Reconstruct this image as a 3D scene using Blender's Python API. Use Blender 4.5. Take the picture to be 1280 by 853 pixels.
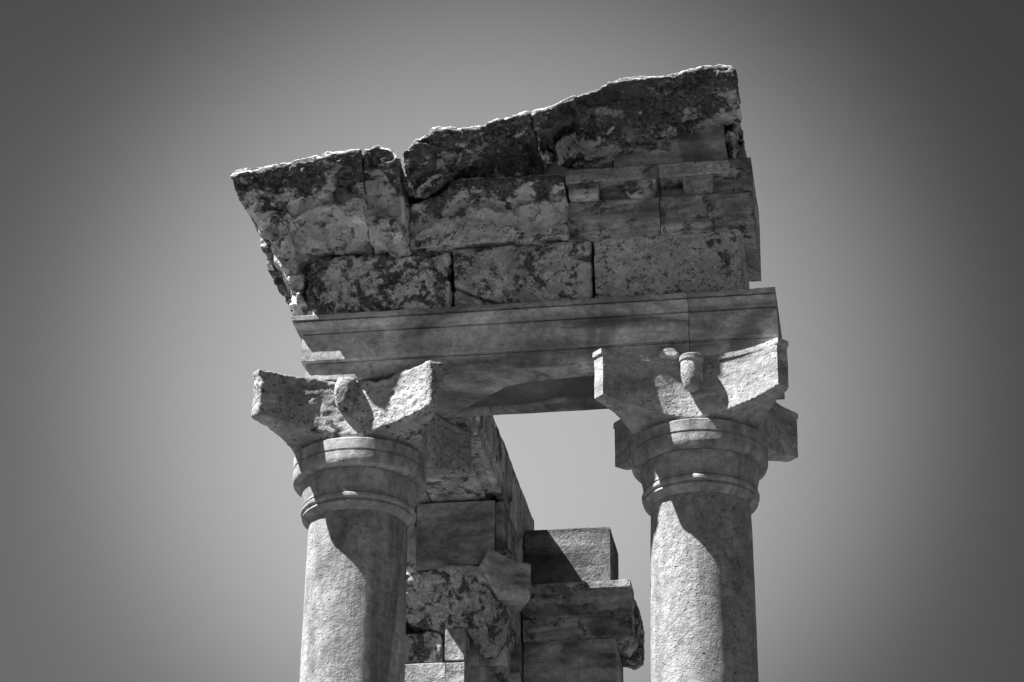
import bpy, math, random
import numpy as np
from mathutils import Matrix, Vector
random.seed(7)
S = bpy.context.scene
for o in list(bpy.data.objects): bpy.data.objects.remove(o)
rad = math.radians

# ------------------------------------------------------------------ camera
FPX = 3300.0                       # focal length in pixels of a 1280 px wide picture
PITCH, YAW, ROLL, DIST = rad(26), rad(9), rad(0.6), 16.1
fw = np.array([-math.sin(YAW)*math.cos(PITCH), math.cos(YAW)*math.cos(PITCH), math.sin(PITCH)])
r0 = np.array([math.cos(YAW), math.sin(YAW), 0.0]); u0 = np.cross(r0, fw)
rt = r0*math.cos(ROLL) + u0*math.sin(ROLL)
up = u0*math.cos(ROLL) - r0*math.sin(ROLL)
CAM = np.array([0, 0, 8.66]) - DIST*fw
cd = bpy.data.cameras.new('camera'); cam = bpy.data.objects.new('camera', cd)
S.collection.objects.link(cam); S.camera = cam
cd.sensor_width = 36; cd.lens = 36*FPX/1280; cd.clip_start = .1; cd.clip_end = 5000
cam.matrix_world = Matrix(((rt[0], up[0], -fw[0], CAM[0]), (rt[1], up[1], -fw[1], CAM[1]),
                           (rt[2], up[2], -fw[2], CAM[2]), (0, 0, 0, 1)))
S.render.resolution_x, S.render.resolution_y = 1024, 682

# ------------------------------------------------------------------ light
SUN_AZ, SUN_EL = rad(66), rad(55)  # azimuth measured from the facade's normal (-Y) towards -X
sdir = np.array([-math.sin(SUN_AZ)*math.cos(SUN_EL), -math.cos(SUN_AZ)*math.cos(SUN_EL), math.sin(SUN_EL)])
sl = bpy.data.lights.new('sun', 'SUN'); sl.energy = 5.0; sl.angle = rad(.5); sl.color = (1, 1, 1)
sun = bpy.data.objects.new('sun', sl); S.collection.objects.link(sun)
sun.rotation_euler = Vector(sdir).to_track_quat('Z', 'Y').to_euler()
S.view_settings.view_transform = 'Standard'; S.view_settings.look = 'None'
S.view_settings.exposure = 1.66; S.view_settings.gamma = 1
W = bpy.data.worlds.new('World'); S.world = W; W.use_nodes = True
wn, wl = W.node_tree.nodes, W.node_tree.links
wn.clear()
wo = wn.new('ShaderNodeOutputWorld'); bg = wn.new('ShaderNodeBackground'); wl.new(bg.outputs[0], wo.inputs[0])
sk = wn.new('ShaderNodeTexSky'); sk.sky_type = 'NISHITA'; sk.sun_disc = False
sk.sun_elevation = SUN_EL; sk.sun_rotation = math.atan2(sdir[0], sdir[1])
bw = wn.new('ShaderNodeRGBToBW'); wl.new(sk.outputs[0], bw.inputs[0])
tc = wn.new('ShaderNodeTexCoord')
def wmath(op, a, b=None, c=None):
    n = wn.new('ShaderNodeMath'); n.operation = op
    for i, v in enumerate((a, b, c)):
        if v is None: continue
        if isinstance(v, (int, float)): n.inputs[i].default_value = v
        else: wl.new(v, n.inputs[i])
    return n.outputs[0]
# monochrome sky, paler round one bearing, deeper away from it: two broad lobes fixed in world direction
def lobe(px, py, width_deg, power):
    d = fw*FPX + rt*(px-640) - up*(py-426.5); d = d/np.linalg.norm(d)
    n = wn.new('ShaderNodeVectorMath'); n.operation = 'DOT_PRODUCT'
    wl.new(tc.outputs['Generated'], n.inputs[0]); n.inputs[1].default_value = tuple(d)
    ang = wmath('ARCCOSINE', wmath('MINIMUM', n.outputs['Value'], 1.0))
    q = wmath('POWER', wmath('DIVIDE', ang, rad(width_deg)), power)
    return wmath('EXPONENT', wmath('MULTIPLY', q, -1.0))
SKY_BASE, SKY_L1, SKY_L2 = .063, .20, .205
glow = wmath('ADD', wmath('MULTIPLY', lobe(610, 480, 7.4, 2.6), SKY_L1),
             wmath('MULTIPLY', lobe(640, 460, 8.7, 4.6), SKY_L2))
fac = wmath('ADD', wmath('ADD', glow, wmath('MULTIPLY', lobe(100, 700, 11, 2), .05)), SKY_BASE)
val = wmath('MULTIPLY', bw.outputs[0], fac)
wl.new(val, bg.inputs['Color']); bg.inputs['Strength'].default_value = 0.15

# ------------------------------------------------------------------ helpers
def ray(x, y): return fw*FPX + rt*(x-640) - up*(y-426.5)
def onY(x, y, Y): d = ray(x, y); return CAM + d*((Y-CAM[1])/d[1])
def onX(x, y, X): d = ray(x, y); return CAM + d*((X-CAM[0])/d[0])
def onZ(x, y, Z): d = ray(x, y); return CAM + d*((Z-CAM[2])/d[2])

def _hash(ix, iy, iz, seed):
    h = (ix.astype(np.uint32)*np.uint32(374761393) + iy.astype(np.uint32)*np.uint32(668265263)
         + iz.astype(np.uint32)*np.uint32(2147483647) + np.uint32((seed*974711) & 0xffffffff))
    h = (h ^ (h >> np.uint32(13)))*np.uint32(1274126177)
    h = (h ^ (h >> np.uint32(16)))*np.uint32(2246822519)
    return ((h ^ (h >> np.uint32(15))) & np.uint32(0xffffff)).astype(np.float64)/0xffffff
def vnoise(P, seed=0):
    with np.errstate(over='ignore'):
        f = np.floor(P); t = P-f; t = t*t*t*(t*(t*6-15)+10); i = f.astype(np.int64) & 0xffffffff
        out = 0
        for a in (0, 1):
            wa = t[:, 0] if a else 1-t[:, 0]
            for b in (0, 1):
                wb = t[:, 1] if b else 1-t[:, 1]
                for c in (0, 1):
                    wc = t[:, 2] if c else 1-t[:, 2]
                    out = out + wa*wb*wc*_hash((i[:, 0]+a) & 0xffffffff, (i[:, 1]+b) & 0xffffffff, (i[:, 2]+c) & 0xffffffff, seed)
    return out*2-1
def fbm(P, octaves=4, seed=0, gain=.5):
    s, a, n = 0, 1, 0
    for k in range(octaves):
        s = s + a*vnoise(P*(2.03**k)+k*17.3+100, seed+k); n += a; a *= gain
    return s/n

def link(name, me, mat, parent=None, kind=None):
    """one mesh object, origin at the middle of its bounds"""
    n = len(me.vertices); co = np.empty(n*3); me.vertices.foreach_get('co', co); co = co.reshape(-1, 3)
    c = (co.min(0)+co.max(0))/2
    me.vertices.foreach_set('co', (co-c).ravel()); me.update()
    me.name = name; o = bpy.data.objects.new(name, me); S.collection.objects.link(o)
    me.materials.clear(); me.materials.append(mat)
    o.location = c
    if parent:
        b = parent; off = Vector((0, 0, 0))
        while b: off += b.location; b = b.parent
        o.location = Vector(c)-off; o.parent = parent
    if kind: o['kind'] = kind
    return o
def tag(o, label=None, cat=None, group=None):
    if label: o['label'] = label
    if cat: o['category'] = cat
    if group: o['group'] = group
    return o
def thing(name, loc, label, cat, group=None):
    o = bpy.data.objects.new(name, None); S.collection.objects.link(o); o.location = loc; o.empty_display_size = .2
    return tag(o, label, cat, group)
def pymesh(verts, faces, smooth=True, angle=32):
    me = bpy.data.meshes.new('m'); me.from_pydata([tuple(v) for v in verts], [], faces); me.validate(); me.update()
    if smooth:
        me.shade_smooth(); me.set_sharp_from_angle(angle=rad(angle))
    return me
def normals_of(me):
    n = np.empty(len(me.vertices)*3); me.vertices.foreach_get('normal', n); return n.reshape(-1, 3)
def coords(me):
    n = np.empty(len(me.vertices)*3); me.vertices.foreach_get('co', n); return n.reshape(-1, 3)
def setco(me, co): me.vertices.foreach_set('co', np.ascontiguousarray(co).ravel()); me.update()

def weather(me, amp=.004, scale=6, seed=0, fine=.0, pits=0.0, warp=None, ridge=0.0, hollow=0.0, hw=1.0):
    co = coords(me); no = normals_of(me)
    d = amp*fbm(co*scale, 4, seed)
    if fine: d = d + fine*fbm(co*scale*5.5, 3, seed+31)
    if ridge:
        q = np.abs(fbm(co*np.array([1, 1, 1.7])*scale*1.1, 4, seed+51)); d = d - ridge*np.exp(-(q/.07)**2)
    if hollow:                                       # weathered pockets with sharp upper rims, longer than high
        q = fbm(co*np.array([4.2, 4.2, 8.5])+3.1, 3, seed+91); d = d - hollow*np.clip((q-.10)/.09, 0, 1)**.8*hw
        q = fbm(co*np.array([9, 9, 17.])+7.7, 3, seed+95); d = d - hollow*.45*np.clip((q-.14)/.08, 0, 1)*hw
    if pits:
        q = fbm(co*scale*3.2, 3, seed+77); d = d - pits*np.clip((q-.18)/.25, 0, 1)
    co = co + no*d[:, None]
    if warp is not None: co = warp(co)
    setco(me, co)
def remeshed(me, voxel=.014, smooth=3):
    ob = bpy.data.objects.new('tmp', me); S.collection.objects.link(ob)
    m = ob.modifiers.new('r', 'REMESH'); m.mode = 'VOXEL'; m.voxel_size = voxel; m.use_smooth_shade = True
    dg = bpy.context.evaluated_depsgraph_get(); ev = ob.evaluated_get(dg)
    out = bpy.data.meshes.new_from_object(ev)
    bpy.data.objects.remove(ob)
    n = len(out.vertices); e = np.empty(len(out.edges)*2, dtype=np.int64); out.edges.foreach_get('vertices', e); e = e.reshape(-1, 2)
    co = coords(out); cnt = np.bincount(e.ravel(), minlength=n).astype(float)[:, None]; cnt[cnt == 0] = 1
    for k in range(smooth):
        s = np.stack([np.bincount(e[:, 0], co[e[:, 1], j], n)+np.bincount(e[:, 1], co[e[:, 0], j], n) for j in range(3)], 1)
        co = co*.4 + .6*s/cnt
    setco(out, co); out.shade_smooth()
    return out

def resample(poly, n):
    p = np.array(poly, float); L = np.r_[0, np.cumsum(np.linalg.norm(np.diff(p, axis=0), axis=1))]
    t = np.linspace(0, L[-1], n); return np.stack([np.interp(t, L, p[:, j]) for j in range(p.shape[1])], 1)

def poly_block(poly, Yf, Yb, taper=0.0):
    """outline (picture points on the plane Y=Yf) given real depth back to Yb"""
    f = [onY(x, y, Yf) for x, y in poly]; n = len(f); c = np.mean(f, 0)
    b = [np.array([c[0]+(p[0]-c[0])*(1-taper), Yb, c[2]+(p[2]-c[2])*(1-taper)]) for p in f]
    v = f+b; fc = [list(range(n)), list(range(2*n-1, n-1, -1))]
    fc += [[i, i+n, (i+1) % n+n, (i+1) % n] for i in range(n)]
    return pymesh(v, fc, smooth=False)
def loft_block(rows, Yb, K=24):
    """rows: list of (depth Y, [(x, y), ...]) from the top edge down; closed at the back on Y=Yb"""
    R = []
    for Y, pl in rows:
        R.append(np.array([onY(x, y, Y) for x, y in resample(pl, K)]))
    top = R[0].copy(); top[:, 1] = Yb; bot = R[-1].copy(); bot[:, 1] = Yb
    R = [top]+R+[bot]; m = len(R); v = np.concatenate(R); fc = []
    for i in range(m-1):
        for j in range(K-1): fc.append([i*K+j, (i+1)*K+j, (i+1)*K+j+1, i*K+j+1])
    fc.append([j for j in range(K)] and [(m-1)*K+j for j in range(K)] + [j for j in range(K-1, -1, -1)])
    fc.append([i*K for i in range(m-1, -1, -1)][::-1][::-1])
    fc.append([i*K+K-1 for i in range(m)])
    import bmesh
    me = pymesh(v, fc, smooth=False)
    bm = bmesh.new(); bm.from_mesh(me); bmesh.ops.recalc_face_normals(bm, faces=bm.faces); bm.to_mesh(me); bm.free()
    return me
def rough(name, me, mat, parent, voxel=.013, smooth=4, amp=.03, scale=5, fine=.008, pits=.0, seed=0, ridge=0.0, warp=None, top=None, band=.2, hollow=0.0, cut=None):
    import bmesh
    bm = bmesh.new(); bm.from_mesh(me); bmesh.ops.recalc_face_normals(bm, faces=bm.faces); bm.to_mesh(me); bm.free()
    m2 = remeshed(me, voxel, smooth); hw = 1.0
    if top is not None:                              # pockets form on the faces, not along the upper edge
        co = coords(m2); tp = np.array([onY(x, y, top[0]) for x, y in top[1]])
        hw = np.clip((np.interp(co[:, 0], tp[:, 0], tp[:, 2])-co[:, 2]-.035)/.05, 0, 1)
        edge = np.minimum(co[:, 0]-co[:, 0].min(), co[:, 0].max()-co[:, 0]); hw = hw*np.clip((edge-.02)/.04, 0, 1)
        if cut:                                      # deep hollow worn in beneath the projecting upper band
            dep = np.interp(co[:, 0], tp[:, 0], tp[:, 2])-co[:, 2]
            wob = .075*fbm(co*np.array([3.2, 0, 3.2])+5, 3, seed+13)
            wid = .030+.022*fbm(co*np.array([4, 0, 4])+9, 2, seed+17)
            g = np.exp(-np.abs((dep+wob-cut[0])/np.maximum(wid, .012))**2.5)*np.clip(.75+1.3*fbm(co*np.array([2.5, 0, 2.5]), 2, seed+19), .1, 1.2)
            co[:, 1] += cut[1]*g*np.clip((.12-co[:, 1])/.15, 0, 1); setco(m2, co)
    weather(m2, amp, scale, seed, fine, pits, warp, ridge, hollow, hw)
    m2.shade_smooth()
    if top is not None:
        co = coords(m2); no = normals_of(m2); tp = np.array([onY(x, y, top[0]) for x, y in top[1]])
        dep = np.interp(co[:, 0], tp[:, 0], tp[:, 2])-co[:, 2] + .07*fbm(co*5, 3, seed+9)
        gr = np.clip((band+.05-dep)/.10, 0, 1); gr = gr*(1-np.clip((no[:, 2]-.5)/.3, 0, 1)) - .9*np.clip((no[:, 2]-.5)/.3, 0, 1)  # upward faces lose lichen: a sunlit top rim put into the colour
        at = m2.attributes.new('growth_sunrim', 'FLOAT', 'POINT'); at.data.foreach_set('value', gr.astype(np.float32))
    return link(name, m2, mat, parent)

def moulded(x0, x1, y0, y1, profile, sides='lrfb', step=.03, amp=.0015, scale=7, seed=0, warp=None, sharp=30, fine=0.0):
    """rectangular stone whose faces carry a run of mouldings: profile = [(projection, z), ...] from the bottom up"""
    nx = max(2, int(round((x1-x0)/step))); ny = max(2, int(round((y1-y0)/step)))
    pr = []
    for (p, z), (q, w) in zip(profile[:-1], profile[1:]):
        k = max(1, int(round(math.hypot(q-p, w-z)/step)))
        pr += [(p+(q-p)*i/k, z+(w-z)*i/k) for i in range(k)]
    pr.append(profile[-1])
    v, idx = [], []
    def ring(p, z):
        a0 = x0-(p if 'l' in sides else 0); a1 = x1+(p if 'r' in sides else 0)
        b0 = y0-(p if 'f' in sides else 0); b1 = y1+(p if 'b' in sides else 0)
        pts = [(a0+(a1-a0)*i/nx, b0) for i in range(nx)]+[(a1, b0+(b1-b0)*i/ny) for i in range(ny)]
        pts += [(a1-(a1-a0)*i/nx, b1) for i in range(nx)]+[(a0, b1-(b1-b0)*i/ny) for i in range(ny)]
        s = len(v); v.extend([(a, b, z) for a, b in pts]); return s, (a0, a1, b0, b1, z)
    n = 2*(nx+ny); rings = [ring(p, z) for p, z in pr]; fc = []
    for (s, _), (t, _) in zip(rings[:-1], rings[1:]):
        for i in range(n): j = (i+1) % n; fc.append([s+i, s+j, t+j, t+i])
    def cap(s, b, flip):
        a0, a1, b0, b1, z = b; g = [[0]*(ny+1) for _ in range(nx+1)]
        for i in range(nx+1):
            for j in range(ny+1):
                if j == 0: k = s+i
                elif i == nx: k = s+nx+j
                elif j == ny: k = s+nx+ny+(nx-i)
                elif i == 0: k = s+2*nx+ny+(ny-j)
                else: k = len(v); v.append((a0+(a1-a0)*i/nx, b0+(b1-b0)*j/ny, z))
                g[i][j] = k if k < s+n or k >= s+n else k
        g[0][0] = s
        for i in range(nx):
            for j in range(ny):
                q = [g[i][j], g[i+1][j], g[i+1][j+1], g[i][j+1]]
                fc.append(q[::-1] if flip else q)
    cap(*rings[0], True); cap(*rings[-1], False)
    me = pymesh(v, fc)
    weather(me, amp, scale, seed, fine, 0, warp)
    me.set_sharp_from_angle(angle=rad(sharp))
    return me
def ashlar(z0, z1, b=.008): return [(-b, z0), (0, z0+b), (0, z1-b), (-b, z1)]
def lathe(prof, cx, cy, segs=128, step=.03, cap=True):
    pr = []
    for (r, z), (q, w) in zip(prof[:-1], prof[1:]):
        k = max(1, int(round(math.hypot(q-r, w-z)/step)))
        pr += [(r+(q-r)*i/k, z+(w-z)*i/k) for i in range(k)]
    pr.append(prof[-1]); v = []; fc = []
    for r, z in pr:
        v += [(cx+r*math.cos(2*math.pi*i/segs), cy+r*math.sin(2*math.pi*i/segs), z) for i in range(segs)]
    for k in range(len(pr)-1):
        for i in range(segs): j = (i+1) % segs; fc.append([k*segs+i, k*segs+j, (k+1)*segs+j, (k+1)*segs+i])
    if cap:
        fc.append(list(range(segs))[::-1]); fc.append([(len(pr)-1)*segs+i for i in range(segs)])
    if pr[0][1] > pr[-1][1]: fc = [f[::-1] for f in fc]
    return pymesh(v, fc)

# ------------------------------------------------------------------ stone materials
def stone(name, base=.36, vary=.10, lichen=0.0, lichen_scale=5, band=0.0, bandscale=(1, 1, 5), bump=.5, bscale=60,
          pits=.4, pitscale=45, light=0.0, rough_=.9, veins=0.0, blot=.0, holes=0.0, growth_sunrim=False, cracks=0.0, stretch=None):
    m = bpy.data.materials.new(name); m.use_nodes = True; N, L = m.node_tree.nodes, m.node_tree.links
    b = N['Principled BSDF']; b.inputs['Roughness'].default_value = rough_
    b.inputs['Specular IOR Level'].default_value = .25
    t = N.new('ShaderNodeTexCoord'); oi = N.new('ShaderNodeObjectInfo')
    mul = N.new('ShaderNodeMath'); mul.operation = 'MULTIPLY'; L.new(oi.outputs['Random'], mul.inputs[0]); mul.inputs[1].default_value = 37
    add = N.new('ShaderNodeVectorMath'); add.operation = 'ADD'; L.new(t.outputs['Object'], add.inputs[0]); L.new(mul.outputs[0], add.inputs[1])
    V = add.outputs[0]
    def noise(sc, det=8, ro=.55, dist=0, vec=None):
        n = N.new('ShaderNodeTexNoise'); n.inputs['Scale'].default_value = sc; n.inputs['Detail'].default_value = det
        n.inputs['Roughness'].default_value = ro; n.inputs['Distortion'].default_value = dist; L.new(vec or V, n.inputs['Vector']); return n.outputs['Fac']
    def mr(a, f0, f1, t0, t1, smooth=False):
        n = N.new('ShaderNodeMapRange'); L.new(a, n.inputs[0])
        if smooth: n.interpolation_type = 'SMOOTHSTEP'
        for i, q in zip((1, 2, 3, 4), (f0, f1, t0, t1)): n.inputs[i].default_value = q
        return n.outputs[0]
    def ma(op, a, c):
        n = N.new('ShaderNodeMath'); n.operation = op
        for i, q in enumerate((a, c)):
            if isinstance(q, (int, float)): n.inputs[i].default_value = q
            else: L.new(q, n.inputs[i])
        return n.outputs[0]
    def mix(f, a, c):
        n = N.new('ShaderNodeMix'); n.data_type = 'FLOAT'
        for i, q in ((0, f), (2, a), (3, c)):
            if isinstance(q, (int, float)): n.inputs[i].default_value = q
            else: L.new(q, n.inputs[i])
        return n.outputs[0]
    c = mr(noise(2.2, 9, .6, .8), .3, .7, base-vary, base+vary)
    c = ma('MULTIPLY', c, mr(noise(26, 8, .65), .3, .7, .72, 1.25))
    c = ma('MULTIPLY', c, mr(noise(9, 6, .6, 1.1), .35, .65, .82, 1.16))
    if band:
        mp = N.new('ShaderNodeMapping'); mp.inputs['Scale'].default_value = bandscale; L.new(V, mp.inputs['Vector'])
        bn = noise(1.1, 4, .55, 1.8, mp.outputs[0])
        c = ma('MULTIPLY', c, mr(bn, .35, .66, 1-band, 1+band*.6))
        ln = noise(1.7, 2, .45, 2.4, mp.outputs[0])
        c = ma('MULTIPLY', c, mr(ma('ABSOLUTE', ma('SUBTRACT', ln, .5), 0), 0, .012, 1-band*.6, 1, True))
    if veins:
        q = noise(3.3, 5, .6, 1.8); c = mix(mr(ma('ABSOLUTE', ma('SUBTRACT', q, .5), 0), 0, .03, veins, 0, True), c, base*1.6)
    if lichen:
        LV = V
        if stretch:
            mp3 = N.new('ShaderNodeMapping'); mp3.inputs['Scale'].default_value = stretch; L.new(V, mp3.inputs['Vector']); LV = mp3.outputs[0]
        a = ma('ADD', ma('MULTIPLY', noise(lichen_scale, 10, .62, .5, LV), .62), ma('MULTIPLY', noise(lichen_scale*2.9, 8, .68, .9, LV), .38))
        th = .585-.16*lichen
        if growth_sunrim:                                   # stored on the mesh: more lichen on the upper band, painted sunlit rim on top
            at = N.new('ShaderNodeAttribute'); at.attribute_name = 'growth_sunrim'
            a = ma('ADD', a, ma('MULTIPLY', ma('SUBTRACT', at.outputs['Fac'], .45), .12))
        mask = mr(a, th-.03, th+.035, 0, 1, True)
        inner = noise(lichen_scale*5, 8, .7, 1.2)
        dark = mr(inner, .42, .68, .012, .17)
        c = mix(ma('MULTIPLY', mask, .93), c, dark)
        sp = noise(lichen_scale*9, 6, .6, .5)
        c = mix(mr(sp, .60, .66, 0, .85*min(1, lichen+.2)), c, min(.62, base*1.6))
    if cracks:
        q = noise(2.6, 7, .62, .9); ck = mr(ma('ABSOLUTE', ma('SUBTRACT', q, .5), 0), .001, .010, 1, 0, True)
        ck = ma('MULTIPLY', ck, mr(noise(3.1, 2, .5), .47, .56, 0, 1)); c = mix(ma('MULTIPLY', ck, cracks), c, .02)
    if blot:
        a2 = noise(1.1, 5, .5, .9); c = mix(mr(a2, .56, .62, 0, blot, True), c, .07)
    st = N.new('ShaderNodeAttribute'); st.attribute_name = 'dark_patch'      # dark patch stored on a mesh (0 where there is none)
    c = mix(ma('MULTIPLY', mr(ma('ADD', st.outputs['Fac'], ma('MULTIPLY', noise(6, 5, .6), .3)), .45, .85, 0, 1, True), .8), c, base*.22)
    # pits
    vo = N.new('ShaderNodeTexVoronoi'); vo.inputs['Scale'].default_value = pitscale; L.new(V, vo.inputs['Vector'])
    gate = mr(noise(pitscale*.35, 3, .6), .48, .62, 0, 1)
    pit = ma('MULTIPLY', mr(vo.outputs['Distance'], .12, .34, 1, 0, True), gate)
    c = mix(ma('MULTIPLY', pit, pits), c, base*.3)
    if holes:
        mp2 = N.new('ShaderNodeMapping'); mp2.inputs['Scale'].default_value = (1, 1, 2.2); L.new(V, mp2.inputs['Vector'])
        dn = N.new('ShaderNodeTexNoise'); dn.inputs['Scale'].default_value = 30; L.new(V, dn.inputs['Vector'])
        vm = N.new('ShaderNodeVectorMath'); vm.operation = 'MULTIPLY_ADD'; L.new(dn.outputs['Color'], vm.inputs[0]); vm.inputs[1].default_value = (.05, .05, .05); L.new(mp2.outputs[0], vm.inputs[2])
        v2 = N.new('ShaderNodeTexVoronoi'); v2.inputs['Scale'].default_value = 17; L.new(vm.outputs[0], v2.inputs['Vector'])
        g2 = mr(noise(5, 3, .6), .50, .58, 0, 1)
        hol = ma('MULTIPLY', mr(v2.outputs['Distance'], .10, .20, 1, 0, True), g2)
        c = mix(ma('MULTIPLY', hol, holes), c, base*.12)
        pit = ma('ADD', pit, ma('MULTIPLY', hol, 2.5))
    comb = N.new('ShaderNodeCombineColor')
    for i in range(3): L.new(c, comb.inputs[i])
    L.new(comb.outputs[0], b.inputs['Base Color'])
    h = ma('ADD', noise(bscale, 9, .68), ma('MULTIPLY', noise(bscale*.22, 6, .6, .4), 1.6))
    h = ma('SUBTRACT', h, ma('MULTIPLY', pit, 1.1*pits+.25))
    bu = N.new('ShaderNodeBump'); bu.inputs['Strength'].default_value = bump; bu.inputs['Distance'].default_value = .012
    L.new(h, bu.inputs['Height']); L.new(bu.outputs[0], b.inputs['Normal'])
    return m
M_shaft_l = stone('banded_sandstone', .31, .09, band=.45, bandscale=(3.5, 3.5, .6), bump=.8, pits=.5, pitscale=60, bscale=60, holes=.15)
M_shaft_r = stone('pitted_limestone', .31, .07, band=.2, bandscale=(4, 4, .5), bump=1.0, pits=.8, pitscale=62, bscale=70, holes=.12)
M_cap = stone('dressed_limestone', .36, .09, band=.35, bandscale=(1, 1, 4), bump=.8, pits=.6, pitscale=44, bscale=60, holes=.8, cracks=.3)
M_capold = stone('eroded_limestone', .40, .13, bump=1.8, pits=.5, pitscale=40, bscale=44, holes=.4, band=.3, bandscale=(1, 1, 2), cracks=.5, lichen=.05, lichen_scale=6)
M_neck = stone('turned_limestone', .31, .06, band=.38, bandscale=(4, 4, 1), bump=.35, pits=.2)
M_arch = stone('veined_sandstone', 0.39, 0.14, band=.62, bandscale=(.8, 1.2, 3.2), bump=.4, pits=.35, holes=.25, blot=0.55)
M_frieze = stone('mottled_limestone', 0.56, 0.22, lichen=0.55, lichen_scale=6, bump=1.2, pits=.5, veins=.4, bscale=38, cracks=.9)
M_friezeB = stone('scratched_limestone', 0.44, 0.2, lichen=.36, lichen_scale=8, bump=1.1, pits=.4, veins=.9, bscale=44, cracks=.8)
M_friezeC = stone('shelly_limestone', 0.48, 0.14, lichen=.20, lichen_scale=12, bump=1.2, pits=.7, pitscale=50, veins=.3, bscale=45, holes=.4)
M_rake = stone('lichened_limestone', 0.5, 0.22, lichen=0.6, lichen_scale=4.5, bump=1.3, pits=.5, bscale=30, growth_sunrim=True, cracks=.9, stretch=(1, 1, 1.9), blot=0.6)
M_rake2 = stone('lichened_cornice_stone', 0.54, 0.22, lichen=0.5, lichen_scale=4.5, bump=1.3, pits=.4, bscale=30, growth_sunrim=True, cracks=.9, stretch=(1, 1, 1.6), blot=0.6)
M_old = stone('blackened_limestone', .44, .15, lichen=.62, lichen_scale=8, bump=1.3, pits=.4, bscale=32, cracks=.7)
M_corn = stone('stained_sandstone', 0.38, 0.16, band=.7, bandscale=(.9, 1, 5), bump=.5, pits=.5, blot=.5, lichen=.25, lichen_scale=8, holes=.3, veins=.25)
M_wall = stone('grey_sandstone', 0.46, 0.2, band=.6, bandscale=(2, 2, .6), bump=.7, pits=.3, lichen=.25, lichen_scale=5, cracks=.5)
M_block = stone('smooth_brown_sandstone', 0.32, 0.14, band=.65, bandscale=(1.2, 1.2, 2.6), bump=.4, pits=.25, blot=.6, cracks=.25)
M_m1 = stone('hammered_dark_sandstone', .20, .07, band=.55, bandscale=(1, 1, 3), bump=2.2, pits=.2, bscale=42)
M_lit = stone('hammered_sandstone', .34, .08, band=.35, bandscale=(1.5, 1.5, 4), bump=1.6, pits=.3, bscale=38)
M_ground = stone('dry_earth', .07, .02, bump=.8, bscale=8, pits=0)
M_pod = stone('podium_limestone', .16, .05, bump=.5, pits=.4)

# ------------------------------------------------------------------ ground and podium
me = pymesh([(-2500, -2500, 0), (2500, -2500, 0), (2500, 2500, 0), (-2500, 2500, 0)], [[0, 1, 2, 3]], False)
g = link('ground', me, M_ground, kind='structure')
PZ = 1.9
pod = thing('stone_podium', (0, 4, 0), 'low stepped limestone podium that carries the two columns and the ruined walls', 'podium')
for k in range(7):
    zt = PZ-k*.27; m_ = moulded(-2.6-.0*k, 2.6, -.9-.36*k-(.0 if k else 0), -.9-.36*(k-1) if k else -.3, ashlar(0, zt), step=.6)
    link('step', m_, M_pod, pod)
link('platform', moulded(-2.6, 2.6, -.297, 9, ashlar(0, PZ-.003), step=.9), M_pod, pod)

# ------------------------------------------------------------------ columns
ZA, ZT = 8.477, 8.892              # underside and top of the architrave
def prism_r(th, a=.58, sag=.2, ch=.068):
    """radius of the abacus outline (square with hollow sides and cut corners) at angle th"""
    q = (th+math.pi/4) % (math.pi/2)-math.pi/4          # fold on one side
    c, s = math.cos(q), math.sin(q)
    e = a-ch                                          # end of the hollow side
    R = (e*e+sag*sag)/(2*sag); cx = (a-sag)+R          # circle centre outside the side
    # |t(c,s)-(cx,0)| = R
    B = c*cx; disc = B*B-(cx*cx-R*R)
    t = B-math.sqrt(disc) if disc > 0 else 9
    t2 = (2*a-ch)/(abs(c)+abs(s))
    return min(t, t2)
def capital_mesh(cx, cy, zb, zt, old=False, seed=0, cut=None):
    H = zt-zb; v = []; fc = []
    # angles with extra density at the horn corners
    n = 480; nz = 64; zh = .62
    th = [2*math.pi*i/n for i in range(n)]
    pr = [prism_r(t) for t in th]
    for k in range(nz+1):
        f = k/nz; z = zb+H*f
        # bell: springs from the neck ring and flares out to the horn tips
        fb = f/.25
        bell = .355+.40*fb**1.55 if fb <= 1 else .755+3*(fb-1)
        for i, t in enumerate(th):
            r = min(pr[i] if f < .915 else pr[i]+.012, bell)
            if cut:
                for ca, cr, cs in cut:
                    d = (t-ca+math.pi) % (2*math.pi)-math.pi
                    if abs(d) < 1.3: r = min(r, cr/max(.2, math.cos(d)))
            v.append((cx+r*math.cos(t), cy+r*math.sin(t), z))
    for k in range(nz):
        for i in range(n): j = (i+1) % n; fc.append([k*n+i, k*n+j, (k+1)*n+j, (k+1)*n+i])
    fc.append(list(range(n))[::-1]); fc.append([nz*n+i for i in range(n)])
    return pymesh(v, fc, True, 40)

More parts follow.
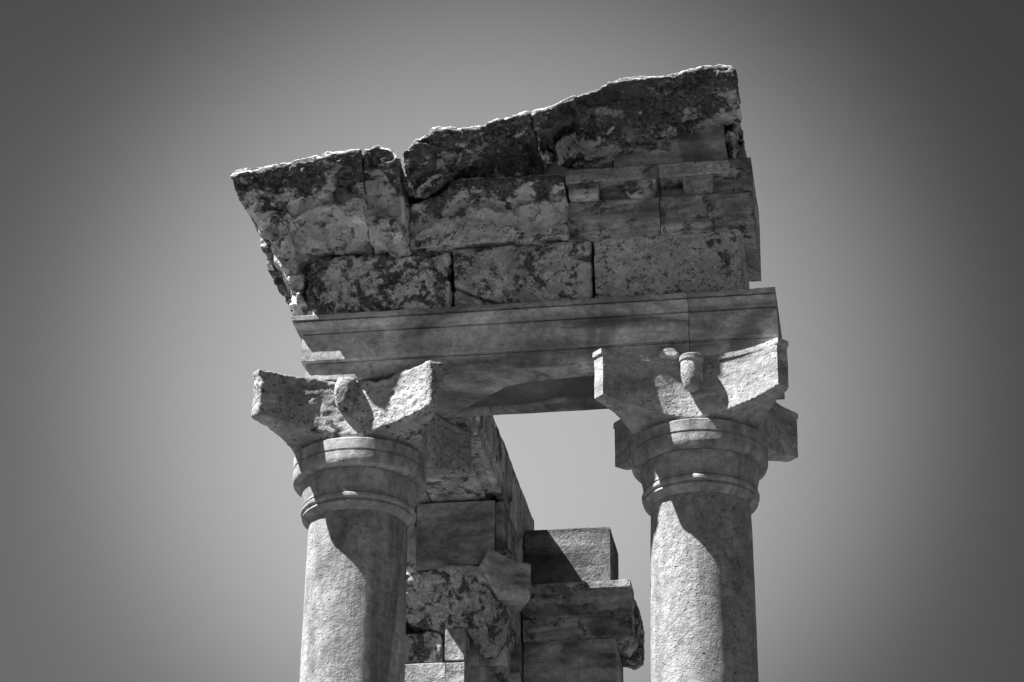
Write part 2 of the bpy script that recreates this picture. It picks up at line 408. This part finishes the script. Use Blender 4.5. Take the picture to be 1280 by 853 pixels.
def build_column(cx, cy, top, label, old, Mshaft, Mcap, seed):
    t = thing('stone_column', (cx, cy, PZ), label, 'column', 'columns under the architrave')
    zr = top-.410                                       # top of the neck ring
    # capital
    me = capital_mesh(cx, cy, zr, top-.004, old, seed, cut=[(rad(135), .52, 0), (rad(315), .765, 0)] if old else None)
    if old:
        me2 = remeshed(me, .010, 4)
        def worn(co):
            # the upper rim has crumbled away unevenly on the front side
            w = fbm(co*np.array([9, 9, 9.]), 3, 5)
            front = np.clip((cy-.25-co[:, 1])/.15, 0, 1); up_ = np.clip((co[:, 2]-(top-.14))/.14, 0, 1)
            mid = np.exp(-((co[:, 0]-(cx+.10))/.26)**2)
            co[:, 2] -= front*up_*(.06+.05*w)*mid; return co
        weather(me2, .013, 5, seed, .006, .004, worn)
        co = coords(me2); co[:, 0] += np.clip((co[:, 0]-cx-.2)/.4, 0, 1)*.035; setco(me2, co)
        me2.shade_smooth(); cap = link('capital', me2, Mcap, t)
    else:
        weather(me, .003, 9, seed, .0015); cap = link('capital', me, Mcap, t)
    # boss in the middle of each side of the capital
    for k, (dx, dy) in enumerate(((0, -1), (0, 1))):
        bx, by = cx+dx*.425, cy+dy*.425
        if old:
            bm_ = lathe([(.02, top-.02), (.060, top-.03), (.072, top-.07), (.068, top-.14), (.055, top-.20), (.03, top-.24), (.004, top-.25)][::-1], bx-.02, by+.035, 40, .02)
            b2 = remeshed(bm_, .012, 3); weather(b2, .012, 9, seed+k, .004); b2.shade_smooth(); link('boss', b2, Mcap, cap)
        else:
            bm_ = lathe([(.02, top-.015), (.066, top-.02), (.074, top-.028), (.074, top-.055), (.067, top-.062), (.066, top-.14), (.060, top-.185), (.046, top-.225), (.022, top-.245), (.004, top-.25)][::-1], bx, by, 48, .012)
            weather(bm_, .002, 12, seed+k); link('boss', bm_, Mcap, cap)
    # ring of two fillets, hollow neck, small rolls
    z = zr
    me = lathe([(.30, z), (.403, z-.004), (.413, z-.012), (.413, z-.078), (.402, z-.082), (.402, z-.089), (.413, z-.093), (.413, z-.135),
                (.412, z-.150), (.406, z-.166), (.392, z-.175), (.34, z-.177), (.30, z-.1785)], cx, cy, 144, .012)
    weather(me, .0018, 7, seed+5, .0004, .0012); me.set_sharp_from_angle(angle=rad(34)); link('neck_ring', me, M_neck, t)
    z = zr-.179
    me = lathe([(.30, z), (.356, z-.001), (.357, z-.02), (.354, z-.06), (.346, z-.10), (.341, z-.130), (.345, z-.137), (.345, z-.143), (.336, z-.147), (.346, z-.156), (.354, z-.168), (.353, z-.183),
                (.343, z-.192), (.335, z-.195), (.342, z-.202), (.345, z-.213), (.339, z-.223), (.320, z-.236), (.306, z-.252), (.29, z-.254)], cx, cy, 144, .012)
    weather(me, .0018, 7, seed+6, .0004, .0012); me.set_sharp_from_angle(angle=rad(34)); link('necking', me, M_neck, t)
    zs = z-.253
    prof = [(.30, zs)]
    for k in range(1, 41):
        f = k/40; prof.append((.301+.037*f**.8+.004*math.sin(f*3.1), zs+(PZ+.34-zs)*f))
    me = lathe(prof, cx, cy, 144, .05); weather(me, .003, 3, seed+7, .0012); link('shaft', me, Mshaft, t)
    zb = PZ
    me = lathe([(.342, zb+.34), (.36, zb+.335), (.36, zb+.31), (.38, zb+.30), (.40, zb+.28), (.40, zb+.25), (.37, zb+.23), (.37, zb+.21), (.43, zb+.19), (.46, zb+.15), (.44, zb+.12), (.44, zb+.11)], cx, cy, 96, .02)
    link('base_moulding', me, M_neck, t)
    link('plinth', moulded(cx-.46, cx+.46, cy-.46, cy+.46, ashlar(PZ, PZ+.112), step=.2), M_pod, t)
    return t
CY = .37
colR = build_column(1.098, CY, ZA, 'right-hand column with crisp four-horned capital, round boss and speckled pitted shaft', False, M_shaft_r, M_cap, 11)
colL = build_column(-.998, CY, ZA, 'left-hand column with eroded crumbling capital and swirl-banded shaft', True, M_shaft_l, M_capold, 23)

# ------------------------------------------------------------------ entablature
ent = thing('ruined_entablature', (0, .35, ZA), 'broken entablature and pediment corner of dark weathered blocks spanning both columns', 'entablature')
XL, XJ, XR = -1.31, onY(861, 400, 0)[0], 1.612
arch = [(-.030, ZA), (-.022, ZA+.005), (-.022, ZA+.112), (-.036, ZA+.114), (-.036, ZA+.118), (.000, ZA+.121), (.004, ZA+.126), (.004, ZA+.300), (-.014, ZA+.303), (-.014, ZA+.310), (.016, ZA+.314), (.018, ZA+.333),
        (.030, ZA+.345), (.048, ZA+.358), (.056, ZA+.368), (.036, ZA+.371), (.036, ZA+.379), (.062, ZA+.383), (.062, ZA+.409), (.056, ZT)]
def nick(co, lim, seed):
    # small losses along the outermost edge of a moulding
    q = fbm(np.stack([co[:, 0]*11, co[:, 1]*2, co[:, 2]*2], 1), 3, seed)
    q2 = fbm(co*23, 2, seed+3)
    f = np.clip((q+.5*q2-.22)/.12, 0, 1)
    out = co[:, 1] < lim
    co[:, 1] += f*out*.007*np.clip((co[:, 0]+1.0)/.2, 0, 1)
    low = (co[:, 1] < .035) & (co[:, 2] < ZA+.012)
    co[:, 2] += f*low*.012; co[:, 1] += f*low*.010
    return co
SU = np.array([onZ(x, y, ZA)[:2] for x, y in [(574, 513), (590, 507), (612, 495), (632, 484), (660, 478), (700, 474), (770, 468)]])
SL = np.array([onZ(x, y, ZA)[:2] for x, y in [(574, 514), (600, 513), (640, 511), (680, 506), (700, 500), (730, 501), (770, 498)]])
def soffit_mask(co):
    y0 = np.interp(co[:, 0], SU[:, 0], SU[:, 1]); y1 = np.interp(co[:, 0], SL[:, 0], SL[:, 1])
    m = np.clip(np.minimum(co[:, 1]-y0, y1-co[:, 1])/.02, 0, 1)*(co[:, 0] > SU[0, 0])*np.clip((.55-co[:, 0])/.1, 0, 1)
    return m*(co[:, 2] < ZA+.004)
def soffit_panel(co):
    # shallow worn hollow with a tapering end on the underside of the beam
    co[:, 2] += soffit_mask(co)*.03
    return nick(co, -.045, 301)
def add_dark_patch(me):  # darkens the colour across the hollow on the beam's underside
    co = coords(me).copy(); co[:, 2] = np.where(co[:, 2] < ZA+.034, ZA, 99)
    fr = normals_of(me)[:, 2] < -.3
    at = me.attributes.new('dark_patch', 'FLOAT', 'POINT'); at.data.foreach_set('value', (soffit_mask(co)*fr).astype(np.float32)); return me
link('architrave_beam', add_dark_patch(moulded(XL, XJ-.002, 0, .70, arch, 'lfb', .016, .003, 5, 1, soffit_panel, fine=.0006)), M_arch, ent)
link('architrave_beam', moulded(XJ+.002, XR, 0, .70, arch, 'fb', .016, .003, 5, 2, lambda co: nick(co, -.045, 311), fine=.0006), M_arch, ent)

def P(o, label): o['label'] = label; return o
FY = .005
A_ = [(381, 400), (380, 338), (388, 328), (400, 321), (440, 318), (500, 316), (563, 312), (564, 385), (470, 392)]
rough('frieze_block', poly_block(A_, FY, .68), M_frieze, ent, amp=.022, scale=6, fine=.008, pits=.012, seed=3, smooth=6, hollow=.018)
B_ = [(567.5, 358), (566, 311), (650, 305), (739, 299), (740, 378), (650, 383), (634, 381.5), (600, 370)]
rough('frieze_block', poly_block(B_, FY, .68), M_friezeB, ent, amp=.008, scale=5, fine=.004, seed=4, smooth=2, ridge=.004)
rough('frieze_block', poly_block([(567.5, 388), (567.5, 361), (598, 372.5), (629, 384)], FY, .5), M_friezeB, ent, amp=.006, scale=7, fine=.004, seed=14, smooth=2)
C_ = [(743, 366), (742, 299), (760, 296), (850, 290), (923, 284.5), (927, 289), (929, 364), (860, 371), (780, 375), (765, 371)]
rough('frieze_block', poly_block(C_, FY, .68), M_friezeC, ent, amp=.006, scale=5, fine=.004, pits=.004, seed=5, smooth=4)
rough('stone_chip', poly_block([(743, 378), (743, 368.5), (758, 368), (778, 375)], FY, .25), M_friezeC, ent, voxel=.01, amp=.008, scale=9, seed=6, smooth=2)
# course above the frieze
D_rows = [(-.15, [(509, 256), (530, 248), (553, 240), (558, 231), (574, 223), (640, 220), (704, 216)]),
          (-.15, [(510, 262), (530, 254), (553, 247), (560, 240), (580, 236), (640, 234), (706, 231)]),
          (-.08, [(509, 268), (545, 262), (580, 252), (640, 248), (707, 244)]),
          (-.045, [(509, 284), (560, 276), (640, 270), (708, 262)]),
          (-.04, [(509, 312), (557, 310), (640, 303), (709, 294)])]
rough('cornice_block', loft_block(D_rows, .70), M_rake2, ent, amp=.022, scale=6, fine=.009, pits=.01, seed=8, smooth=3, top=D_rows[0], band=.10, hollow=.03, cut=(.12, .08))
EZ0, EZ1 = 9.325, 9.79
def ef(x0, x1, sides, seed):
    z = EZ0
    pr = [(-.02, z), (-.012, z+.008), (-.012, z+.045), (-.002, z+.055), (-.002, z+.115), (.010, z+.124), (.010, z+.235), (.022, z+.244), (.022, z+.256),
          (-.05, z+.262), (-.05, z+.354), (.080, z+.362), (.090, z+.372), (.092, z+.447), (.074, EZ1)]
    return moulded(x0, x1, .0, .70, pr, sides, .016, .004, 7, seed, lambda co: nick(co, -.065, seed+320), fine=.0015)
def pxX(x, y=260): return onY(x, y, 0)[0]
XE0, XE1, XF1 = pxX(709.5), pxX(825), pxX(941, 250)
e1 = link('cornice_block', ef(XE0, XE1-.003, 'f', 12), M_corn, ent)
e2 = link('cornice_block', ef(XE1+.003, XF1, 'f', 13), M_corn, ent)
def modillion(par, xa, xb, seed, broken=False):
    a, b = onY(xa, 236, -.07)[0], onY(xb, 236, -.07)[0]
    z = EZ0+.262
    if broken:
        mm = moulded(a, b, -.072, 0, [(-.03, z-.01), (0, z+.03), (0, z+.097)], 'lrf', .012, .02, 14, seed)
    else:
        mm = moulded(a, b, -.074, 0, [(-.010, z), (-.002, z+.008), (0, z+.02), (.0, z+.082), (.005, z+.085), (.005, z+.097)], 'lrf', .012, .002, 14, seed)
    link('modillion', mm, M_corn, par)
modillion(e1, 711, 748, 1); modillion(e1, 781, 820, 2, True); modillion(e2, 854, 891, 3); modillion(e2, 928, 940, 4)

# raking cornice stones
G_rows = [(-.43, [(286, 218), (340, 206), (400, 192), (452.2, 185)]),
          (-.46, [(287, 221), (341, 209), (400, 196), (453, 188)]),
          (-.40, [(296, 246), (345, 242), (400, 232), (455, 226)]),
          (-.35, [(304, 260), (340, 272), (370, 283), (388, 266), (412, 261), (436, 272), (456, 262)]),
          (-.26, [(314, 272), (344, 284), (370, 292), (390, 278), (412, 271), (436, 281), (458, 272)]),
          (-.16, [(328, 292), (365, 304), (415, 292), (461, 291)]),
          (-.07, [(342, 315), (372, 320), (420, 306), (463, 304)]),
          (-.02, [(372, 385), (381, 330), (425, 314), (464, 308)])]
rough('raking_cornice_stone', loft_block(G_rows, .55), M_rake2, ent, amp=.02, scale=5.5, fine=.005, pits=.012, seed=21, smooth=3, ridge=.01, voxel=0.011, top=G_rows[0], band=0.22, hollow=.05, cut=(.28, .14))
H_rows = [(-.40, [(452.4, 186), (474, 180), (491, 186), (500, 200)]),
          (-.43, [(453, 189), (474, 184), (491, 190), (501, 203)]),
          (-.36, [(454, 215), (475, 214), (503, 222)]),
          (-.30, [(455, 245), (480, 246), (507, 250)]),
          (-.22, [(458, 268), (482, 272), (508, 276)]),
          (-.13, [(462, 302), (482, 307), (505, 304)])]
rough('raking_cornice_stone', loft_block(H_rows, .5), M_rake2, ent, amp=.022, scale=7, fine=.005, pits=.01, seed=22, smooth=4, voxel=0.011, top=H_rows[0], band=0.2, hollow=.05, cut=(.34, .08))
I_rows = [(-.44, [(502, 189), (520, 174), (546, 160), (598, 159), (640, 143), (662.5, 140)]),
          (-.48, [(502, 192), (520, 177), (546, 163), (598, 162), (640, 146), (662.5, 143)]),
          (-.42, [(504, 214), (525, 202), (552, 188), (600, 178), (642, 163), (666.5, 158)]),
          (-.37, [(507, 238), (535, 230), (562, 214), (592, 190), (640, 180), (671.5, 172)]),
          (-.15, [(509, 247), (540, 238), (566, 222), (596, 198), (642, 190), (674, 184)]),
          (-.03, [(512, 252), (545, 243), (575, 228), (606, 216), (648, 208), (679, 204)]),
          (.02, [(512, 256), (545, 248), (580, 234), (612, 226), (650, 221), (680, 219)])]
rough('raking_cornice_stone', loft_block(I_rows, .5), M_rake, ent, amp=.022, scale=5, fine=.006, pits=.012, seed=27, smooth=3, ridge=.01, voxel=0.011, top=I_rows[0], band=0.25, hollow=.05, cut=(.26, .16))
J_rows = [(-.45, [(664.6, 140), (690, 132), (712, 119), (728, 116), (760, 102), (800, 96), (850, 89), (895, 81), (910, 80), (918, 87)]),
          (-.49, [(664.6, 144), (690, 136), (712, 123), (728, 120), (760, 106), (800, 100), (850, 93), (895, 85), (910, 84), (919, 91)]),
          (-.44, [(667.3, 160), (712, 146), (760, 126), (820, 110), (880, 104), (922, 110)]),
          (-.40, [(671, 180), (715, 171), (755, 152), (780, 136), (820, 122), (880, 116), (924, 122)]),
          (-.26, [(674, 188), (715, 180), (762, 163), (790, 147), (825, 134), (882, 127), (926, 132)]),
          (-.13, [(678, 200), (720, 191), (770, 176), (830, 158), (885, 146), (924, 154)]),
          (-.05, [(677, 210), (725, 204), (775, 190), (835, 177), (890, 164), (905, 161), (913, 178)])]
rough('raking_cornice_stone', loft_block(J_rows, .5), M_rake, ent, amp=.024, scale=5, fine=.005, pits=.010, seed=31, smooth=4, ridge=.008, voxel=0.011, top=J_rows[0], band=0.2, hollow=.05, cut=(.23, .16))
# slabs of the tympanum and the stone behind them
link('tympanum_slab', poly_block([(767, 214), (767, 186), (840, 165), (904, 150), (909, 204)], .02, .3), M_arch, ent)
link('tympanum_slab', poly_block([(672, 224), (672, 196), (765, 180), (765, 214)], .03, .3), M_arch, ent)
link('tympanum_slab', poly_block([(560, 240), (560, 195), (670, 180), (670, 224)], .05, .3), M_arch, ent)
rough('backing_stone', poly_block([(880, 205), (880, 160), (921, 158), (929, 176), (935, 203)], .40, .68), M_corn, ent, amp=.006, scale=6, seed=40, smooth=2)
# broken return of the cornice at the left corner: a ragged row of dentil stumps running back along the flank
pts = [(334, 303, .02, 11), (345, 318, .08, 11), (342, 333, .16, 10), (352, 345, .24, 11), (360, 358, .32, 10), (364, 371, .40, 9), (371, 382, .46, 9), (376, 392, .50, 7),
       (352, 322, .02, 11), (362, 340, .08, 11), (370, 356, .14, 10), (374, 372, .2, 8)]
for k, (x, y, Y, s) in enumerate(pts):
    q = [(x+s*math.cos(a)*random.uniform(.8, 1.15), y+s*math.sin(a)*random.uniform(.8, 1.15)) for a in np.linspace(0, 2*math.pi, 8)[:-1]]
    rough('broken_dentil', poly_block(q, Y-.06, Y+.10), M_old, ent, voxel=.010, amp=.02, scale=11, fine=.006, seed=60+k, smooth=2)
rough('return_cornice_stone', poly_block([(330, 292), (352, 325), (372, 362), (383, 398), (420, 398), (420, 300)], .10, .62), M_old, ent, amp=.03, scale=7, fine=.01, seed=80, smooth=3)
rough('infill_block', poly_block([(440, 326), (440, 290), (470, 250), (520, 235), (600, 215), (600, 312), (520, 322)], .08, .6), M_old, ent, amp=.01, scale=7, fine=.01, seed=81, smooth=2)

# loose bits
def chip(poly, Yf, Yb, mat, label, seed, voxel=.008, amp=.012):
    o = rough('stone_chip', poly_block(poly, Yf, Yb), mat, None, voxel=voxel, amp=amp, scale=12, fine=.003, seed=seed, smooth=2)
    tag(o, label, 'rock')
chip([(484, 313), (496, 306), (509, 305), (513, 312), (500, 317)], -.06, .08, M_friezeB, 'small loose wedge of stone under the raking cornice beside the mottled frieze block', 90)
chip([(822, 446), (824, 438), (832, 434), (843, 435), (849, 441), (846, 447)], -.06, .0, M_cap, 'pale crumb of stone on the right capital just left of its round boss', 91, amp=.006)
chip([(287, 216), (300, 210), (325, 208), (334, 210), (310, 216), (290, 220)], -.42, -.2, M_old, 'thin dark flake of stone lying on the far left tip of the raking cornice', 92, amp=.004)

# ------------------------------------------------------------------ flank wall running back from the left column
fl = thing('cella_side_wall', (-.85, 2.4, PZ), 'tall side wall of stacked blocks running back behind the left column', 'wall')
XW = -.363
YE = onX(667, 650, XW)[1]          # far end of the wall
zc = .009
flank = [(-.13, ZA), (-.126, ZA+.002), (-.122, ZA+.035), (-.06, ZA+.037), (-.055, ZA+.012), (-.012, ZA+.010), (-.008, ZA+.016), (-.008, ZA+.10), (.006, ZA+.11), (.006, ZA+.30), (.004, ZA+.38), (-.002, ZT-.03)]
joints = [.716, 1.62, 2.35, YE]
for k in range(3):
    link('flank_beam', moulded(-.86, XW, joints[k]+.003, joints[k+1]-.003, flank, 'r', .03, .008, 5, 50+k, fine=.002), M_wall, fl)
link('flank_beam', moulded(-1.35, -.866, .716, 2.9, flank, 'l', .03, .006, 5, 54), M_wall, fl)
# anta block under the beam
YN = 2.0
def bx(p0, p1, Yf, Yb, X1off=0): pass
n1 = onY(521, 650, YN)[0]; n2 = onY(618, 650, YN)[0]; zl = onY(560, 711, YN)[2]
def anta_curve(co):
    low = np.clip((zl+.10-co[:, 2])/.10, 0, 1); front = np.clip((YN+.3-co[:, 1])/.3, 0, 1)
    rgt = np.clip((co[:, 0]-(n1+.1))/(n2-n1), 0, 1)
    co[:, 2] += low*front*rgt*.035; return co
link('wall_block', moulded(n1, n2, YN, YN+.9, [(-.006, zl), (0, zl+.006), (0, ZA-.022), (-.006, ZA-.016)], 'lrf', .02, .003, 5, 55, anta_curve, fine=.0006), M_block, fl)
link('wall_block', moulded(n2+.003, XW-.01, YN+.035, YN+.9, [(-.006, zl+.05), (0, zl+.06), (0, ZA-.022), (-.006, ZA-.016)], 'lrf', .03, .003, 5, 56), M_block, fl)
xg = onY(508, 650, YN)[0]
link('wall_block', moulded(-1.35, n1-.012, YN+.1, YN+.9, ashlar(zl, ZA-.012), '', .05, .006, 5, 57), M_wall, fl)
# main body of the wall: courses with their right face on X = XW
zs = [ZA-.02, onX(640, 700, XW)[2], onX(640, 775, XW)[2]]
zz = zs[0]; c = 0
while zz > PZ+.2:
    h = (.36, .33, .40, .37)[c % 4]; z1 = zz; z0 = max(PZ, zz-h)
    ys = [YN+.25 if c < 2 else YN+.25, 2.62 if c % 2 else 2.95, YE]
    for a, b in zip(ys[:-1], ys[1:]):
        link('wall_block', moulded(-1.33, XW-random.uniform(.0, .012), a+.003, b-.003, ashlar(z0+.002, z1-.002, .007), 'rl', .04, .006, 5, 100+c, fine=.002), M_wall, fl)
    zz = z0; c += 1
# moulded corner piece that sticks out to the right, with a hollow underside
def skew_block(poly, Ys, push):
    f = [onY(x, y, Y) for (x, y), Y in zip(poly, Ys)]; n = len(f); b = [p+np.array(push) for p in f]
    c0, c1 = np.mean(f, 0), np.mean(b, 0); v = f+b+[c0, c1]; fc = []
    for i in range(n): j = (i+1) % n; fc += [[i, j, 2*n], [j+n, i+n, 2*n+1], [i, i+n, j+n, j]]
    return pymesh(v, fc, False)
MF = [(612, 684), (628, 693), (645, 700), (664, 705), (664, 730), (663, 748), (655, 752), (640, 750), (624, 749), (613, 728), (601, 704)]
rough('moulding_fragment', skew_block(MF, [YN-.16+(x-601)/63*.34+.10*max(0, (y-690)/60)**2 for x, y in MF], (-.10, .30, .02)), M_arch, fl, voxel=.009, amp=.003, scale=5, fine=.001, seed=70, smooth=0)
rough('wall_stone', poly_block([(612, 684), (622, 680), (634, 686), (640, 692), (630, 698), (616, 694)], YN+.05, YN+.4), M_old, fl, voxel=.010, amp=.015, scale=12, seed=71, smooth=2)
# jamb slab low on the right face
XS = XW+.05; s0, s1 = onX(622, 753, XS), onX(649.5, 797, XS)
link('jamb_slab', moulded(-.6, XS, max(s0[1], YN+.55), s1[1], ashlar(PZ, (s0[2]+s1[2])/2, .006), 'rf', .05, .002, 5, 79), M_arch, fl)
# mottled stone with its broken lobe
O_ = [(500, 718), (520, 714), (549, 709), (591, 706), (603, 708), (608, 720), (614, 741), (619, 761), (619, 794), (614, 804), (596, 809), (584, 790), (579, 779), (571, 776), (532, 781), (508, 774), (500, 764)]
rough('wall_stone', poly_block(O_, YN-.02, YN+.6), M_friezeB, fl, voxel=.011, amp=.018, scale=8, fine=.006, pits=.008, seed=72, smooth=4, ridge=.006,
      warp=lambda co: co+np.array([0, 1, 0])*(np.clip(co[:, 2].max()-.10-co[:, 2], 0, 1)*.42)[:, None])
T_ = [(600, 712), (612, 730), (624, 748), (634, 772), (630, 795), (622, 805), (612, 800), (606, 760)]
rough('wall_stone', poly_block(T_, YN+.10, YN+.5), M_old, fl, voxel=.011, amp=.02, scale=9, fine=.006, seed=73, smooth=3)
# small block, upright block with long right side, lower course
def pbox(x0, y0, x1, y1, Y, Yb, mat, seed, amp=.002, name='wall_block', b=.006):
    a = onY(x0, (y0+y1)/2, Y)[0]; c_ = onY(x1, (y0+y1)/2, Y)[0]; xm = (x0+x1)/2
    zt_, zb_ = onY(xm, y0, Y)[2], onY(xm, y1, Y)[2]
    return link(name, moulded(a, c_, Y, Yb, ashlar(zb_, zt_, b), 'lrf', .03, amp, 7, seed, fine=amp*.3), mat, fl)
YQ = YN-.03
rough('wall_block', poly_block([(498, 794), (505, 792), (540, 789), (551, 792), (552, 822), (545, 827), (498, 829)], YQ+.14, YQ+.5), M_old, fl, voxel=.010, amp=.01, scale=10, fine=.004, seed=74, smooth=3)
YR = onX(603, 830, onY(580, 785, YQ)[0])[1]
pbox(556, 785.5, 580, 826, YQ, YR, M_wall, 75)
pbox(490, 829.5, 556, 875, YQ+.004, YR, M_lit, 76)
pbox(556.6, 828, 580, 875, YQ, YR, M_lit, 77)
# lower courses under them, down to the podium
zq = onY(550, 876, YQ)[2]; c = 0; xa, xb = -1.33, onY(580, 850, YQ)[0]
while zq > PZ+.1:
    z0 = max(PZ, zq-.38); mid = xa+(.38 if c % 2 else .55)*(xb-xa)
    link('wall_block', moulded(xa, mid-.003, YQ, YR, ashlar(z0+.002, zq-.002), 'lrf', .08, .003, 6, 130+c), M_wall, fl)
    link('wall_block', moulded(mid+.003, xb, YQ, YR, ashlar(z0+.002, zq-.002), 'lrf', .08, .003, 6, 150+c), M_wall, fl)
    zq = z0; c += 1
# left hidden blocks that close the course behind the column
xc = onY(500, 740, YN)[0]
link('wall_block', moulded(-1.33, xc-.004, YN, YN+.6, ashlar(onY(500, 785, YN)[2], zl-.006), 'f', .06, .004, 6, 170), M_wall, fl)
link('wall_block', moulded(-1.33, onY(497, 740, YN)[0], YQ, YR, ashlar(onY(500, 829, YQ)[2]+.006, onY(500, 785, YN)[2]-.006), 'f', .06, .004, 6, 171), M_wall, fl)

# ------------------------------------------------------------------ cross wall to the right of it
cw = thing('cella_cross_wall', (.1, 3.1, PZ), 'short wall stump of stacked blocks between the columns with one corner sunlit', 'wall')
YM = 2.93
def mb(x0, x1, y0, y1, prof=None, dy=0, Yb=None, mat=M_block, seed=0, xm=None, amp=.003, sides='rf'):
    a = XW+.004 if x0 is None else onY(x0, (y0+y1)/2, YM+dy)[0]; b_ = onY(x1, (y0+y1)/2, YM+dy)[0]; xm = xm or (x1-45)
    zt_, zb_ = onY(xm, y0, YM+dy)[2], onY(xm, y1, YM+dy)[2]
    P_ = [(p, zb_+(zt_-zb_)*f) for p, f in prof] if prof else ashlar(zb_, zt_)
    return link('wall_block', moulded(a, b_, YM+dy, Yb or YM+.5, P_, sides, .025, amp, 6, seed, fine=.001), mat, cw), zt_, zb_
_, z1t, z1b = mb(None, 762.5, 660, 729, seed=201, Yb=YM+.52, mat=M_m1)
_, z2t, z2b = mb(None, 789, 730.5, 794, [(-.065, 0), (-.05, .02), (-.035, .38), (-.040, .385), (-.040, .41), (-.022, .42), (-.012, .82), (.06, .845), (.07, .86), (.072, .985), (.06, 1)], dy=-.09, Yb=YM+.1, mat=M_corn, seed=202, amp=.006, sides='f')
_, z3t, z3b = mb(None, 769, 795.5, 876, seed=203, Yb=YM+.5, mat=M_block)
rough('broken_cornice_end', poly_block([(770, 742), (791, 744), (797, 760), (799, 775), (794, 800), (785, 812), (770, 806)], YM+.11, YM+.30), M_old, cw, voxel=.012, amp=.015, scale=9, seed=204, smooth=3)
rough('broken_cornice_end', poly_block([(766, 770), (800, 768), (803, 780), (802, 824), (790, 828), (768, 822)], YM+.31, YM+.50), M_old, cw, voxel=.012, amp=.015, scale=9, seed=205, smooth=3)
link('wall_block', moulded(XW+.004, onY(760, 760, YM)[0], YM+.105, YM+.5, ashlar(z2b+.004, z2t-.006), '', .06, .003, 6, 206), M_wall, cw)
zq = z3b-.004; c = 0; xb = onY(769, 835, YM)[0]
while zq > PZ+.1:
    z0 = max(PZ, zq-.40); mid = XW+(.4 if c % 2 else .6)*(xb-XW)
    link('wall_block', moulded(XW+.004, mid-.003, YM, YM+.5, ashlar(z0+.002, zq-.002), 'rf', .08, .003, 6, 230+c), M_wall, cw)
    link('wall_block', moulded(mid+.003, xb, YM, YM+.5, ashlar(z0+.002, zq-.002), 'rf', .08, .003, 6, 250+c), M_wall, cw)
    zq = z0; c += 1
bpy.context.view_layer.update()
